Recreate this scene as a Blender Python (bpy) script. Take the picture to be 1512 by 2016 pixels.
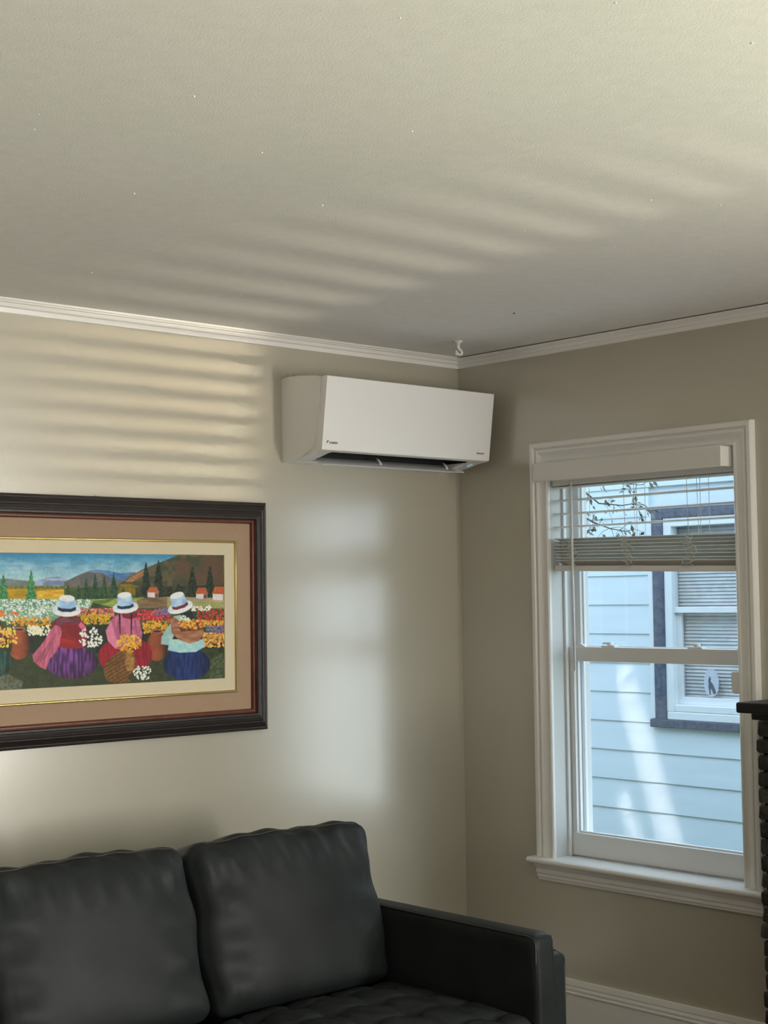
import bpy, bmesh, math, random
import numpy as np
from mathutils import Vector, Matrix
random.seed(7)
for o in list(bpy.data.objects): bpy.data.objects.remove(o, do_unlink=True)
SC = bpy.context.scene
COL = SC.collection

# ------------------------------------------------------------------ camera
F, YAW, PIT, ROL = 3040.7, 0.837175, 0.055928, -0.0131756
CAM = Vector((-4.17972, -4.19881, 1.506993))
_d = Vector((math.cos(PIT)*math.cos(YAW), math.cos(PIT)*math.sin(YAW), math.sin(PIT)))
_r = Vector((math.sin(YAW), -math.cos(YAW), 0)); _u = _r.cross(_d)
_r2 = math.cos(ROL)*_r + math.sin(ROL)*_u; _u2 = -math.sin(ROL)*_r + math.cos(ROL)*_u
cd = bpy.data.cameras.new('camera'); cam = bpy.data.objects.new('camera', cd); COL.objects.link(cam)
cam.matrix_world = Matrix(((_r2.x, _u2.x, -_d.x, CAM.x), (_r2.y, _u2.y, -_d.y, CAM.y), (_r2.z, _u2.z, -_d.z, CAM.z), (0, 0, 0, 1)))
cd.sensor_fit = 'HORIZONTAL'; cd.sensor_width = 36; cd.lens = F*36/1512; cd.clip_start = .05
SC.camera = cam

# ------------------------------------------------------------------ world, sun, daylight, fill lamps
W = bpy.data.worlds.new('sky'); SC.world = W; W.use_nodes = True
bg = W.node_tree.nodes['Background']; bg.inputs[0].default_value = (.58, .79, 1, 1); bg.inputs[1].default_value = 1.8

def lamp(name, kind, loc, target, energy, color, sx=1, sy=1, spread=None):
    l = bpy.data.lights.new(name, kind); l.energy = energy; l.color = color
    o = bpy.data.objects.new(name, l); COL.objects.link(o); o.location = loc
    o.rotation_euler = (Vector(target)-Vector(loc)).to_track_quat('-Z', 'Y').to_euler()
    if kind == 'AREA':
        l.shape = 'RECTANGLE'; l.size = sx; l.size_y = sy
        if spread: l.spread = spread
    return o
sun = lamp('sun', 'SUN', (0, 0, 0), (.7, .22, -.40), 7, (1, .96, .9)); sun.data.angle = .009
# sunlit drive in front of the house: low warm light that rises through the slats of the front window
lamp('drive_glint', 'AREA', (-2.45, -12.25, -.30), (-1.70, -5.8, 1.04), 2.4, (1, .88, .68), .20, .040, .17)
lamp('drive_bounce', 'AREA', (-1.80, -12.25, -.30), (-2.0, -5.8, 1.1), .4, (1, .88, .68), 1.2, .045, .30)
# sky light thrown up by the side yard through the visible window
lamp('side_yard_bounce', 'AREA', (.36, -.86, .40), (-.75, -.86, 2.42), 1.6, (.66, .78, 1), .72, .22)
# sun thrown back on the neighbour's siding by window glass of this house
def glint(name, top, bot, w, e):
    top, bot = Vector(top), Vector(bot); c = (top+bot)/2; d = Vector((3.7, .9, -2.2)).normalized(); ax = (bot-top); ax = ax-d*ax.dot(d)
    l = bpy.data.lights.new(name, 'AREA'); l.shape = 'RECTANGLE'; l.size = w; l.size_y = ax.length; l.spread = .03; l.energy = e; l.color = (1, .93, .82)
    o = bpy.data.objects.new(name, l); COL.objects.link(o); y = ax.normalized(); z = -d; x = y.cross(z); p = c-d*4.2
    o.matrix_world = Matrix(((x.x, y.x, z.x, p.x), (x.y, y.y, z.y, p.y), (x.z, y.z, z.z, p.z), (0, 0, 0, 1)))
glint('sun_glint_long', (4.2, 2.68, 1.02), (4.2, 2.22, -.33), .17, .20)
glint('sun_glint_short', (4.2, 2.70, .16), (4.2, 2.54, -.24), .09, .035)
# fill lamps added in front of an invented window beyond the fireplace
lamp('right_fill_warm', 'AREA', (-.085, -5.12, 1.25), (-1.085, -4.90, 1.26), 108, (1, .965, .89), .95, 1.30)
lamp('right_fill_cool', 'AREA', (-.086, -5.12, 1.27), (-1.086, -5.0, .97), 12, (.78, .89, 1), 1.3, 1.36)
lamp('right_fill_lawn', 'AREA', (-.087, -4.9, .80), (-1.2, -4.5, 1.75), 11, (.78, 1, .36), 1.2, .40, 1.9)
# fill lamps added at bare wall behind and to the left of the camera
lamp('ceiling_fill', 'AREA', (-4.9, -5.75, .85), (-3.1, -2.1, 2.42), 7.5, (1, .95, .88), 1.8, .8, 1.25)
lamp('far_wall_fill', 'AREA', (-6.1, -2.0, 1.5), (0, -2.0, 1.6), 1.6, (.95, .97, 1), 1.4, 1.4)

vs = SC.view_settings
vs.view_transform = 'Standard'; vs.look = 'None'; vs.exposure = 1.0; vs.gamma = 1; vs.use_curve_mapping = False

# ------------------------------------------------------------------ materials
def s2l(c): return tuple(((v/255)/12.92 if v/255 <= .04045 else ((v/255+.055)/1.055)**2.4) for v in c)
MATS = {}
def mat(name, col, rough=.5, spec=.5, metal=0, var=0, vscale=8, bump=0, bscale=200, bdist=.002, wear=None, stretch=None, objvar=0, emit=None, sheen=0, detail=3, coat=0):
    m = bpy.data.materials.new(name); m.use_nodes = True; N = m.node_tree.nodes; L = m.node_tree.links
    b = N['Principled BSDF']
    b.inputs['Roughness'].default_value = rough; b.inputs['Specular IOR Level'].default_value = spec; b.inputs['Metallic'].default_value = metal
    b.inputs['Coat Weight'].default_value = coat
    b.inputs['Base Color'].default_value = (*col, 1)
    tc = N.new('ShaderNodeTexCoord'); mp = N.new('ShaderNodeMapping'); L.new(tc.outputs['Object'], mp.inputs[0])
    if stretch: mp.inputs['Scale'].default_value = stretch
    src = None
    if var or objvar:
        hs = N.new('ShaderNodeHueSaturation'); hs.inputs['Color'].default_value = (*col, 1)
        val = None
        if var:
            n = N.new('ShaderNodeTexNoise'); n.inputs['Scale'].default_value = vscale; n.inputs['Detail'].default_value = detail
            L.new(mp.outputs[0], n.inputs['Vector'])
            mr = N.new('ShaderNodeMapRange'); mr.inputs[1].default_value = .25; mr.inputs[2].default_value = .75
            mr.inputs[3].default_value = 1-var; mr.inputs[4].default_value = 1+var; L.new(n.outputs[0], mr.inputs[0]); val = mr.outputs[0]
        if objvar:
            oi = N.new('ShaderNodeObjectInfo'); mr2 = N.new('ShaderNodeMapRange'); mr2.inputs[3].default_value = 1-objvar; mr2.inputs[4].default_value = 1+objvar
            L.new(oi.outputs['Random'], mr2.inputs[0])
            if val:
                mu = N.new('ShaderNodeMath'); mu.operation = 'MULTIPLY'; L.new(val, mu.inputs[0]); L.new(mr2.outputs[0], mu.inputs[1]); val = mu.outputs[0]
            else: val = mr2.outputs[0]
        L.new(val, hs.inputs['Value']); L.new(hs.outputs[0], b.inputs['Base Color'])
    if bump:
        n2 = N.new('ShaderNodeTexNoise'); n2.inputs['Scale'].default_value = bscale; n2.inputs['Detail'].default_value = 4
        L.new(mp.outputs[0], n2.inputs['Vector'])
        bp = N.new('ShaderNodeBump'); bp.inputs['Strength'].default_value = bump; bp.inputs['Distance'].default_value = bdist
        L.new(n2.outputs[0], bp.inputs['Height']); L.new(bp.outputs[0], b.inputs['Normal'])
    if emit: b.inputs['Emission Color'].default_value = (*emit[0], 1); b.inputs['Emission Strength'].default_value = emit[1]
    MATS[name] = m; return m
mat('wall_paint', (.475, .44, .352), .24, .9, bump=.12, bscale=90, bdist=.0015, var=.03, vscale=2)
MATS['wall_paint'].node_tree.nodes['Principled BSDF'].inputs['IOR'].default_value = 1.75
mat('low_bounce_dark', (.20, .185, .165), .5, .4, bump=.2, bscale=120)  # unseen walls darkened to cut the light they bounce back
mat('ceiling_paint', (.76, .745, .71), .75, .25, bump=.22, bscale=230, bdist=.0025, var=.03, vscale=30)
mat('trim_white', (.84, .82, .78), .27, .5, bump=.05, bscale=60)
mat('vinyl_white', (.78, .78, .77), .35, .5, bump=.03, bscale=80)
mat('jamb_paint', (.60, .60, .575), .4, .5, bump=.05, bscale=60)
mat('blind_white', (.78, .76, .72), .4, .5, bump=.04, bscale=90)
mat('cord', (.78, .77, .72), .8, .2, bump=.3, bscale=900)
mat('ac_body', (.88, .86, .81), .42, .5, bump=.02, bscale=300)
mat('ac_gloss', (.90, .89, .87), .10, .5, bump=.01, bscale=20)
mat('ac_louver', (.80, .80, .80), .35, .5, bump=.02, bscale=200)
mat('ac_dark', (.012, .014, .014), .6, .3, bump=.1, bscale=200)
mat('ac_ink', (.16, .165, .17), .5, .3, bump=.02, bscale=300)
mat('ac_led', (.55, .75, .78), .4, .5, bump=.01, bscale=50, emit=((.45, .8, .9), .08))
mat('ac_seam', (.86, .85, .82), .35, .5, bump=.01, bscale=100)
mat('frame_dark', (.018, .012, .011), .38, .5, var=.35, vscale=40, stretch=(1, 12, 12), bump=.35, bscale=90, bdist=.0015)
mat('frame_bead', (.12, .035, .018), .35, .5, var=.3, vscale=30, bump=.1, bscale=100)
mat('mat_tan', (.40, .275, .185), .9, .1, var=.05, vscale=300, bump=.4, bscale=900, bdist=.0006)
mat('fillet_gold', (.62, .47, .18), .28, .5, metal=.9, bump=.05, bscale=200)
mat('mat_cream', (.70, .61, .43), .9, .1, var=.04, vscale=300, bump=.3, bscale=900, bdist=.0006)
mat('leather', (.0210, .0240, .0245), .45, .12, var=.25, vscale=6, bump=.35, bscale=420, bdist=.0012)
mat('leather_seam', (.02, .021, .019), .5, .5, bump=.2, bscale=500)
mat('dark_wood', (.03, .018, .012), .4, .5, var=.3, vscale=12, stretch=(1, 1, .1))
mat('stone', (.048, .043, .036), .85, .25, var=.45, vscale=26, bump=1, bscale=60, bdist=.012, objvar=.3)
mat('mortar', (.018, .016, .014), .95, .1, bump=.6, bscale=150)
mat('mantel_black', (.006, .006, .0065), .5, .4, var=.3, vscale=20, bump=.2, bscale=80)
mat('soot', (.006, .006, .006), .95, .1, bump=.4, bscale=60)
mat('hook_plastic', (.85, .84, .80), .35, .5, bump=.02, bscale=100)
mat('steel', (.45, .45, .46), .35, .5, metal=.8, bump=.02, bscale=200)
mat('siding', (.72, .78, .82), .6, .3, var=.04, vscale=5, stretch=(1, .3, 3), bump=.25, bscale=160, bdist=.002)
mat('dark_absorber', (.05, .05, .055), .8, .2, var=.2, vscale=8)  # near-black, chosen to soak up lamp light outside
mat('siding_trim', (.80, .81, .82), .5, .4, bump=.05, bscale=80)
mat('slate_trim', (.115, .125, .165), .7, .3, var=.35, vscale=30, bump=.25, bscale=200)
mat('vinyl_frame', (.82, .83, .83), .4, .5, bump=.03, bscale=90)
mat('house_blind', (.90, .90, .88), .7, .2, var=.08, vscale=20, bump=.1, bscale=100)
mat('decal_pale', (.58, .60, .66), .6, .3, var=.1, vscale=40)
mat('decal_dark', (.14, .13, .15), .6, .3, var=.2, vscale=60)
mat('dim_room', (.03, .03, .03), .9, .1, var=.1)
mat('roof_shingle', (.08, .08, .085), .9, .2, var=.3, vscale=20, bump=.5, bscale=60)
mat('grass', (.12, .17, .04), .9, .2, var=.4, vscale=6, bump=.8, bscale=60, bdist=.03)
mat('bark', (.10, .075, .055), .9, .2, var=.3, vscale=30, bump=.6, bscale=60)
mat('leaf', (.16, .16, .10), .6, .3, var=.3, vscale=30, objvar=.1)
mat('floor_wood', (.11, .07, .045), .35, .5, var=.3, vscale=6, stretch=(.4, 8, 1), bump=.05, bscale=80)
def glass_mat(name, fac, tint):
    m = bpy.data.materials.new(name); m.use_nodes = True; N = m.node_tree.nodes; L = m.node_tree.links
    N.remove(N['Principled BSDF']); out = N['Material Output']
    t = N.new('ShaderNodeBsdfTransparent'); t.inputs[0].default_value = (*tint, 1)
    g = N.new('ShaderNodeBsdfGlossy'); g.inputs['Roughness'].default_value = .02
    n = N.new('ShaderNodeTexNoise'); n.inputs['Scale'].default_value = 1.5
    mr = N.new('ShaderNodeMapRange'); mr.inputs[3].default_value = fac*.8; mr.inputs[4].default_value = fac*1.2; L.new(n.outputs[0], mr.inputs[0])
    x = N.new('ShaderNodeMixShader'); L.new(mr.outputs[0], x.inputs[0]); L.new(t.outputs[0], x.inputs[1]); L.new(g.outputs[0], x.inputs[2]); L.new(x.outputs[0], out.inputs[0])
    MATS[name] = m
glass_mat('glass', .05, (.97, .985, 1)); glass_mat('glass_house', .12, (1, 1, 1))

# ------------------------------------------------------------------ mesh helpers
class MB:
    def __init__(s): s.v = []; s.f = []
    def add(s, vs, fs):
        k = len(s.v); s.v += [tuple(p) for p in vs]; s.f += [tuple(i+k for i in f) for f in fs]; return s
    def box(s, a, b):
        (x0, y0, z0), (x1, y1, z1) = a, b
        return s.add([(x0, y0, z0), (x1, y0, z0), (x1, y1, z0), (x0, y1, z0), (x0, y0, z1), (x1, y0, z1), (x1, y1, z1), (x0, y1, z1)],
                     [(3, 2, 1, 0), (4, 5, 6, 7), (0, 1, 5, 4), (1, 2, 6, 5), (2, 3, 7, 6), (3, 0, 4, 7)])
    def loft(s, rings, caps=True, closed=True):
        n = len(rings[0]); vs = [p for r in rings for p in r]; fs = []
        for i in range(len(rings)-1):
            for j in range(n if closed else n-1):
                a = i*n+j; b = i*n+(j+1) % n; fs.append((a, b, b+n, a+n))
        if caps: fs += [tuple(reversed(range(n))), tuple(range((len(rings)-1)*n, len(rings)*n))]
        return s.add(vs, fs)
    def tube(s, pts, r, n=8):
        pts = [Vector(p) for p in pts]; rr = r if isinstance(r, (list, tuple)) else [r]*len(pts); rings = []
        t0 = (pts[1]-pts[0]).normalized(); up = Vector((0, 0, 1)) if abs(t0.z) < .9 else Vector((1, 0, 0)); nrm = t0.cross(up).normalized()
        for i, p in enumerate(pts):
            t = (pts[min(i+1, len(pts)-1)]-pts[max(i-1, 0)]).normalized()
            nrm = (nrm-t*nrm.dot(t)).normalized(); bn = t.cross(nrm)
            rings.append([p+rr[i]*(math.cos(a)*nrm+math.sin(a)*bn) for a in [2*math.pi*k/n for k in range(n)]])
        return s.loft(rings)
    def lathe(s, prof, c, n=24):
        rings = [[(c[0]+r*math.cos(2*math.pi*k/n), c[1]+r*math.sin(2*math.pi*k/n), c[2]+z) for k in range(n)] for r, z in prof]
        return s.loft(rings)
    def mesh(s, name, m, smooth=False, recalc=True):
        me = bpy.data.meshes.new(name); me.from_pydata(s.v, [], s.f)
        if recalc:
            bm = bmesh.new(); bm.from_mesh(me); bmesh.ops.recalc_face_normals(bm, faces=bm.faces); bm.to_mesh(me); bm.free()
        me.materials.append(MATS[m])
        if smooth: me.polygons.foreach_set('use_smooth', [True]*len(me.polygons))
        me.update(); return me
    def build(s, name, m, parent=None, smooth=False, bevel=0, seg=2, recalc=True, angle=None):
        o = link(name, s.mesh(name, m, smooth, recalc), parent)
        if bevel:
            b = o.modifiers.new('bevel', 'BEVEL'); b.width = bevel; b.segments = seg; b.limit_method = 'ANGLE'; b.angle_limit = .6
        return o
def link(name, data, parent=None, loc=None):
    o = bpy.data.objects.new(name, data); COL.objects.link(o)
    if loc: o.location = loc
    if parent: o.parent = parent; o.matrix_parent_inverse = Matrix.Translation(parent.location).inverted() if loc is None else Matrix()
    return o
def thing(name, label, cat, loc=(0, 0, 0), group=None):
    o = bpy.data.objects.new(name, None); COL.objects.link(o); o.location = loc; o.empty_display_size = .05
    o['label'] = label; o['category'] = cat
    if group: o['group'] = group
    return o
def tag(o, label, cat, group=None):
    o['label'] = label; o['category'] = cat
    if group: o['group'] = group
    return o
def struct(o): o['kind'] = 'structure'; return o
def sempty(name, loc): 
    o = bpy.data.objects.new(name, None); COL.objects.link(o); o.location = loc; o.empty_display_size = .05; return struct(o)
def shade_auto(o, deg=35):
    me = o.data
    me.polygons.foreach_set('use_smooth', [True]*len(me.polygons))
    bm = bmesh.new(); bm.from_mesh(me)
    for e in bm.edges:
        if len(e.link_faces) == 2 and e.calc_face_angle(0) > math.radians(deg): e.smooth = False
    bm.to_mesh(me); bm.free(); return o
def rect_seg(mb, rect, prof, side, fm, closed=False):
    """profile (offset outward, proud) swept along one mitred side of a rectangle (a0<a1, b0<b1)"""
    a0, a1, b0, b1 = rect
    bot = (lambda o: b0-o) if closed else (lambda o: b0)
    C = {'L': (lambda o: (a0-o, bot(o)), lambda o: (a0-o, b1+o)), 'R': (lambda o: (a1+o, bot(o)), lambda o: (a1+o, b1+o)),
         'T': (lambda o: (a0-o, b1+o), lambda o: (a1+o, b1+o)), 'B': (lambda o: (a0-o, b0-o), lambda o: (a1+o, b0-o))}[side]
    return mb.loft([[fm(*c(o), t) for o, t in prof] for c in C])

H = 2.423          # ceiling height
RX, RY = -6.2, -5.8  # far ends of the room
# ------------------------------------------------------------------ room shell
struct(MB().box((RX-.2, RY-.2, -.15), (.2, .2, 0)).build('floor', 'floor_wood'))
ceil = struct(MB().box((RX-.2, RY-.2, H), (.2, .2, H+.25)).build('ceiling', 'ceiling_paint'))
struct(MB().box((RX-.2, 0, 0), (.2, .2, H)).build('wall_left', 'wall_paint'))
WIN = {1: (-1.262, -.46), 2: (-5.6, -4.2)}; ZB, ZT = .575, 1.985
struct(MB().box((.2005, RY, -.4), (.22, -5.79, H)).box((.2005, -4.10, -.4), (.22, -1.30, H)).box((.2005, -.42, -.4), (.22, .2, H)).box((.2005, -5.79, -.4), (.22, .2, .525)).box((.2005, -5.79, 2.01), (.22, .2, H)).build('wall_right_absorber', 'dark_absorber'))  # unseen dark layer added to keep lamp bounce off the neighbour
wr = MB(); HOL = [(a-.0185, b+.0185) for a, b in WIN.values()]; ys = sorted([RY, 0]+[y for w in HOL for y in w])
for i in range(len(ys)-1):
    a, b = ys[i], ys[i+1]
    if (a, b) in HOL:
        wr.box((0, a, 0), (.2, b, ZB-.02)); wr.box((0, a, ZT+.0185), (.2, b, H))
    else: wr.box((0, a, 0), (.08 if a < -5 else .2, b, H))
struct(wr.build('wall_right', 'wall_paint'))
struct(MB().box((RX-.2, RY-.2, 0), (-3.12, RY, H)).box((-1.673, RY-.2, 0), (.2, RY, H)).box((-3.12, RY-.2, 0), (-1.673, RY, .62)).box((-3.12, RY-.2, 1.95), (-1.673, RY, H)).build('wall_front', 'low_bounce_dark'))
struct(MB().box((RX-.2, RY, 0), (RX, 0, H)).build('wall_far', 'low_bounce_dark'))
struct(MB().box((RX-.4, RY-.4, H+.26), (.45, 6, 4.6)).build('sun_block_upper', 'siding'))  # unseen mass added to shade the neighbour's wall from the sun

struct(MB().box((RX-.2, .205, -.4), (.2, 6, H+.255)).build('sun_block_rear', 'dark_absorber'))  # unseen block added so no sun slips past behind the room
# crown mouldings
CP = [(0, 2.384), (.011, 2.384), (.013, 2.398), (.021, 2.4015), (.022, 2.404), (.026, 2.411), (.034, 2.4135), (.035, 2.416), (.041, 2.4185), (.044, H), (0, H)]
def sharp(o): return o
struct(shade_auto(MB().loft([[(RX, -d, z) for d, z in CP], [(-0, -d, z) for d, z in CP]]).build('trim_1', 'trim_white'), 25))
CP2 = [(d, z-(.004 if 0 < i < len(CP)-1 and z > 2.4 else 0)) for i, (d, z) in enumerate(CP)]; CP2[-1] = (0, H-.004)
struct(shade_auto(MB().loft([[(-d, RY, z) for d, z in CP2], [(-d, -.0, z) for d, z in CP2]]).build('trim_2', 'trim_white'), 25))
# baseboards
BP = [(0, 0), (.015, 0), (.015, .108), (.019, .112), (.019, .116), (.014, .119), (.017, .128), (.013, .1385), (.016, .141), (.014, .1585), (.010, .16), (0, .16)]
struct(shade_auto(MB().loft([[(-d, -1.43, z) for d, z in BP], [(-d, 0, z) for d, z in BP]]).build('baseboard_right', 'trim_white'), 25))
struct(shade_auto(MB().loft([[(RX, -d, z) for d, z in BP], [(-.001, -d, z) for d, z in BP]]).build('baseboard_left', 'trim_white'), 25))

# paint nubs and the nail on the ceiling
nub = MB()
for k in range(46):
    x, y = random.uniform(-2.9, -.2), random.uniform(-3.2, -.15); r = random.uniform(.0008, .0022)
    nub.lathe([(r*1.6, .0005), (r, -r*.8), (r*.3, -r*1.2)], (x, y, H), 6)
nb = nub.build('paint_nub', 'hook_plastic', ceil); nb['kind'] = 'stuff'
MB().lathe([(.0028, .001), (.0028, -.0015), (.001, -.003)], (-.548, -.8104, H), 8).build('nail_head', 'soot', ceil)

# ------------------------------------------------------------------ windows
fmR = lambda a, b, t: (-t, a, b)
CASP = [(0, 0), (0, .012), (.004, .0155), (.010, .0155), (.0125, .0105), (.019, .0095), (.033, .0135), (.044, .0205), (.049, .0205), (.0515, .0145), (.055, .0145), (.058, .023), (.062, .0255), (.073, .0255), (.078, .0215), (.078, 0)]
def make_window(n, full=True):
    y0, y1 = WIN[n]; w = sempty('window_%d' % n, (0, (y0+y1)/2, ZB))
    for s in 'LTR':
        shade_auto(rect_seg(MB(), (y0, y1, ZB, ZT), CASP, s, fmR).build('casing', 'trim_white', w), 25)
    shade_auto(MB().loft([[(p[0], y, p[1]) for p in [(.075, ZB), (-.052, ZB), (-.058, ZB-.004), (-.060, ZB-.010), (-.058, ZB-.016), (-.052, ZB-.02), (.075, ZB-.02)]] for y in (y0-.095, y1+.095)]).build('stool', 'trim_white', w), 30)
    AP = [(0, .492), (.012, .492), (.014, .500), (.019, .503), (.020, .514), (.024, .519), (.026, .534), (.034, .545), (.036, ZB-.02), (0, ZB-.02)]
    shade_auto(MB().loft([[(-d, y0-.078, z) for d, z in AP], [(-d, y1+.078, z) for d, z in AP]]).build('apron', 'trim_white', w), 25)
    if not full:      # plain fixed picture window
        for a, b, za, zb in ((y1-.03, y1, ZB, ZT), (y0, y0+.03, ZB, ZT), (y0+.03, y1-.03, ZB, ZB+.04), (y0+.03, y1-.03, ZT-.04, ZT)):
            MB().box((.045, a, za), (.078, b, zb)).build('sash_member', 'vinyl_white', w)
        MB().box((.058, y0+.025, ZB+.035), (.062, y1-.025, ZT-.035)).build('pane', 'glass', w)
        return w
    # jamb liner, head and exterior sill
    for a, b in ((y1, y1+.018), (y0-.018, y0)):
        MB().box((.0005, a, ZB), (.2, b, ZT)).build('jamb', 'jamb_paint', w)
    MB().box((.0005, y0, ZT-.001), (.2, y1, ZT+.018)).build('head_jamb', 'vinyl_white', w)
    MB().loft([[(.07, y, ZB-.02), (.07, y, ZB), (.12, y, ZB), (.22, y, ZB-.025), (.22, y, ZB-.045)] for y in (y0-.02, y1+.02)]).build('exterior_sill', 'vinyl_white', w)
    for a, b in ((y1-.010, y1), (y0, y0+.010)):
        MB().box((.060, a, ZB), (.074, b, ZT)).build('stop_bead', 'vinyl_white', w, bevel=.002)
        MB().box((.150, a-.004 if a > y0+.1 else a, ZB), (.162, b if a > y0+.1 else b+.004, ZT)).build('screen_track', 'vinyl_white', w, bevel=.002)
    def sash(name, x0, x1, za, zb, st, rb, rt):
        s = MB().box((x0, y0, za), (x1, y1, za+rb)).build(name, 'vinyl_white', w, bevel=.0025)
        MB().box((x0, y0, zb-rt), (x1, y1, zb)).build('top_rail', 'vinyl_white', s, bevel=.0025)
        for a, b in ((y0, y0+st), (y1-st, y1)):
            MB().box((x0+.0005, a, za+rb-.001), (x1-.0005, b, zb-rt+.001)).build('stile', 'vinyl_white', s, bevel=.0025)
        g = st-.006
        rect_seg(MB(), (y0+st+.0, y1-st, za+rb, zb-rt), [(0, -(x0+.014)), (-.006, -(x0+.014)), (-.006, -(x1-.004)), (0, -(x1-.004))], 'L', fmR, True).build('glazing_bead', 'vinyl_white', s)
        rect_seg(MB(), (y0+st+.0, y1-st, za+rb, zb-rt), [(0, -(x0+.014)), (-.006, -(x0+.014)), (-.006, -(x1-.004)), (0, -(x1-.004))], 'R', fmR, True).build('glazing_bead', 'vinyl_white', s)
        rect_seg(MB(), (y0+st+.0, y1-st, za+rb, zb-rt), [(0, -(x0+.014)), (-.006, -(x0+.014)), (-.006, -(x1-.004)), (0, -(x1-.004))], 'B', fmR, True).build('glazing_bead', 'vinyl_white', s)
        xm = (x0+x1)/2+.003
        MB().box((xm, y0+st-.004, za+rb-.004), (xm+.004, y1-st+.004, zb-rt+.004)).build('pane', 'glass', s)
        return s
    lo = sash('lower_sash', .078, .108, ZB+.003, 1.324, .030, .080, .052)
    up = sash('upper_sash', .114, .144, 1.280, ZT-.003, .034, .040, .045)
    for yc in (y1-.185, y0+.24):
        k = MB().box((.082, yc-.030, 1.3235), (.108, yc+.030, 1.330)).build('sash_lock', 'vinyl_white', lo, bevel=.002)
        k2 = MB().lathe([(.011, 0), (.011, .008), (.007, .012)], (.097, yc, 1.330), 14).box((.090, yc-.004, 1.334), (.099, yc+.030, 1.341)).build('sash_lock', 'vinyl_white', lo, bevel=.0015)
    for yc, s in ((y1-.03, -1), (y0+.03, 1)):
        MB().loft([[(.083, yc, 1.324), (.105, yc, 1.324), (.105, yc, 1.330), (.083, yc, 1.330)], [(.086, yc+s*.022, 1.324), (.103, yc+s*.022, 1.324), (.103, yc+s*.022, 1.336), (.086, yc+s*.022, 1.336)], [(.088, yc+s*.045, 1.324), (.101, yc+s*.045, 1.324), (.101, yc+s*.045, 1.326), (.088, yc+s*.045, 1.326)]]).build('tilt_latch', 'vinyl_white', lo)
    return w
w1 = make_window(1); w2 = make_window(2, False)  # the second window is unseen, added to go with the fill lamps
# bracket on the right jamb of the first window
MB().loft([[(x, y, 1.186) for x, y in c] for c in [[(-.004, -1.262), (-.004, -1.236), (.030, -1.240), (.030, -1.262)]]]+[[(x, y, z) for x, y in [(-.004, -1.262), (-.004, -1.236+dy), (.030, -1.240+dy), (.030, -1.262)]] for z, dy in ((1.192, .008), (1.24, .010), (1.256, .006))]).build('cord_cleat', 'vinyl_white', w1, bevel=.002)

# ------------------------------------------------------------------ blinds
def slat_mesh(L):
    m = MB(); xs = [(-.025, 0), (-.0125, .0022), (0, .003), (.0125, .0022), (.025, 0)]
    ring = [(x, z+.0014) for x, z in xs]+[(x, z-.0014) for x, z in reversed(xs)]
    m.loft([[(x, y, z) for x, z in ring] for y in (-L/2, L/2)]); me = m.mesh('slat', 'blind_white'); return me
bl = thing('window_blind', 'white slatted blind half raised inside the white window frame', 'blind', (0, -.861, 1.95))
yc = -.861; SL = slat_mesh(.785)
def add_slat(parent, z, tilt, pitch, yc=yc, me=SL, x=.031):
    o = link('slat', me, parent, (x-parent.location.x, yc-parent.location.y, z-parent.location.z)); o.rotation_euler = (tilt, pitch, 0); return o
shade_auto(MB().box((-.066, -1.254, 1.917), (-.056, -.438, 1.985)).build('valance', 'blind_white', bl, bevel=.003), 30)
for y0_, y1_, xe in ((-1.254, -1.245, .004), (-.447, -.438, -.0235)):
    MB().box((-.057, y0_, 1.918), (xe, y1_, 1.984)).build('valance_return', 'blind_white', bl, bevel=.002)
MB().box((.004, -1.257, 1.903), (.058, -.465, 1.955)).build('head_rail', 'blind_white', bl, bevel=.004)
for z, t in ((1.897, .002), (1.8515, -.004), (1.803, -.003), (1.755, -.002)): add_slat(bl, z, t, .02)
for k in range(8):
    f = k/7; add_slat(bl, 1.700-.0118*k, .0165+.006*f+random.uniform(-.002, .002), .34+random.uniform(-.05, .05), x=.031+random.uniform(-.002, .002))
br = MB().box((-.026, -.39, -.010), (.026, .39, .010)).mesh('bottom_rail', 'blind_white'); bo = link('bottom_rail', br, bl, (.031, 0, 1.598-1.95)); bo.rotation_euler = (.024, 0, 0)
b_ = bo.modifiers.new('bevel', 'BEVEL'); b_.width = .003; b_.segments = 2
for yl in (-.55, -.80, -1.068):
    lc = MB()
    for x in (.003, .059): lc.tube([(x, yl+.004, 1.91), (x, yl+.002, 1.80), (x, yl, 1.70)], .0011, 5)
    lc.tube([(.031, yl-.030, 1.91), (.031, yl-.030, 1.70)], .0011, 5)
    lc.tube([(.059, yl-.045, 1.91), (.059, yl-.045, 1.70)], .0010, 5)
    lc.build('ladder_cord', 'cord', bl, smooth=True)
    lp = MB(); rnd = random.Random(int(-yl*1000))
    for j in range(7):
        zc = 1.70-.016*j; cy = yl+rnd.uniform(-.022, .022); rw, rh = rnd.uniform(.010, .026), rnd.uniform(.005, .011); ph = rnd.uniform(0, 6)
        lp.tube([(.002-.004*abs(math.sin(a+ph)), cy+rw*math.cos(a+ph)*(1-.2*math.sin(2*a)), zc+rh*math.sin(a*1.0+ph)+.004*math.cos(2*a)) for a in [i*2*math.pi/14 for i in range(14)]], .0011, 5)
    lp.tube([(-.003, yl+.018*math.sin(i*1.9), 1.71-.0075*i) for i in range(17)], .0011, 5)
    lp.build('tangled_cord', 'cord', bl, smooth=True)
wd = MB().tube([(-.012, -.571, 1.915), (-.0125, -.572, 1.60), (-.013, -.574, 1.245)], .0042, 8).tube([(-.013, -.574, 1.246), (-.014, -.568, 1.238), (-.014, -.560, 1.239)], .002, 6).build('tilt_wand', 'vinyl_white', bl, smooth=True)
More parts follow.
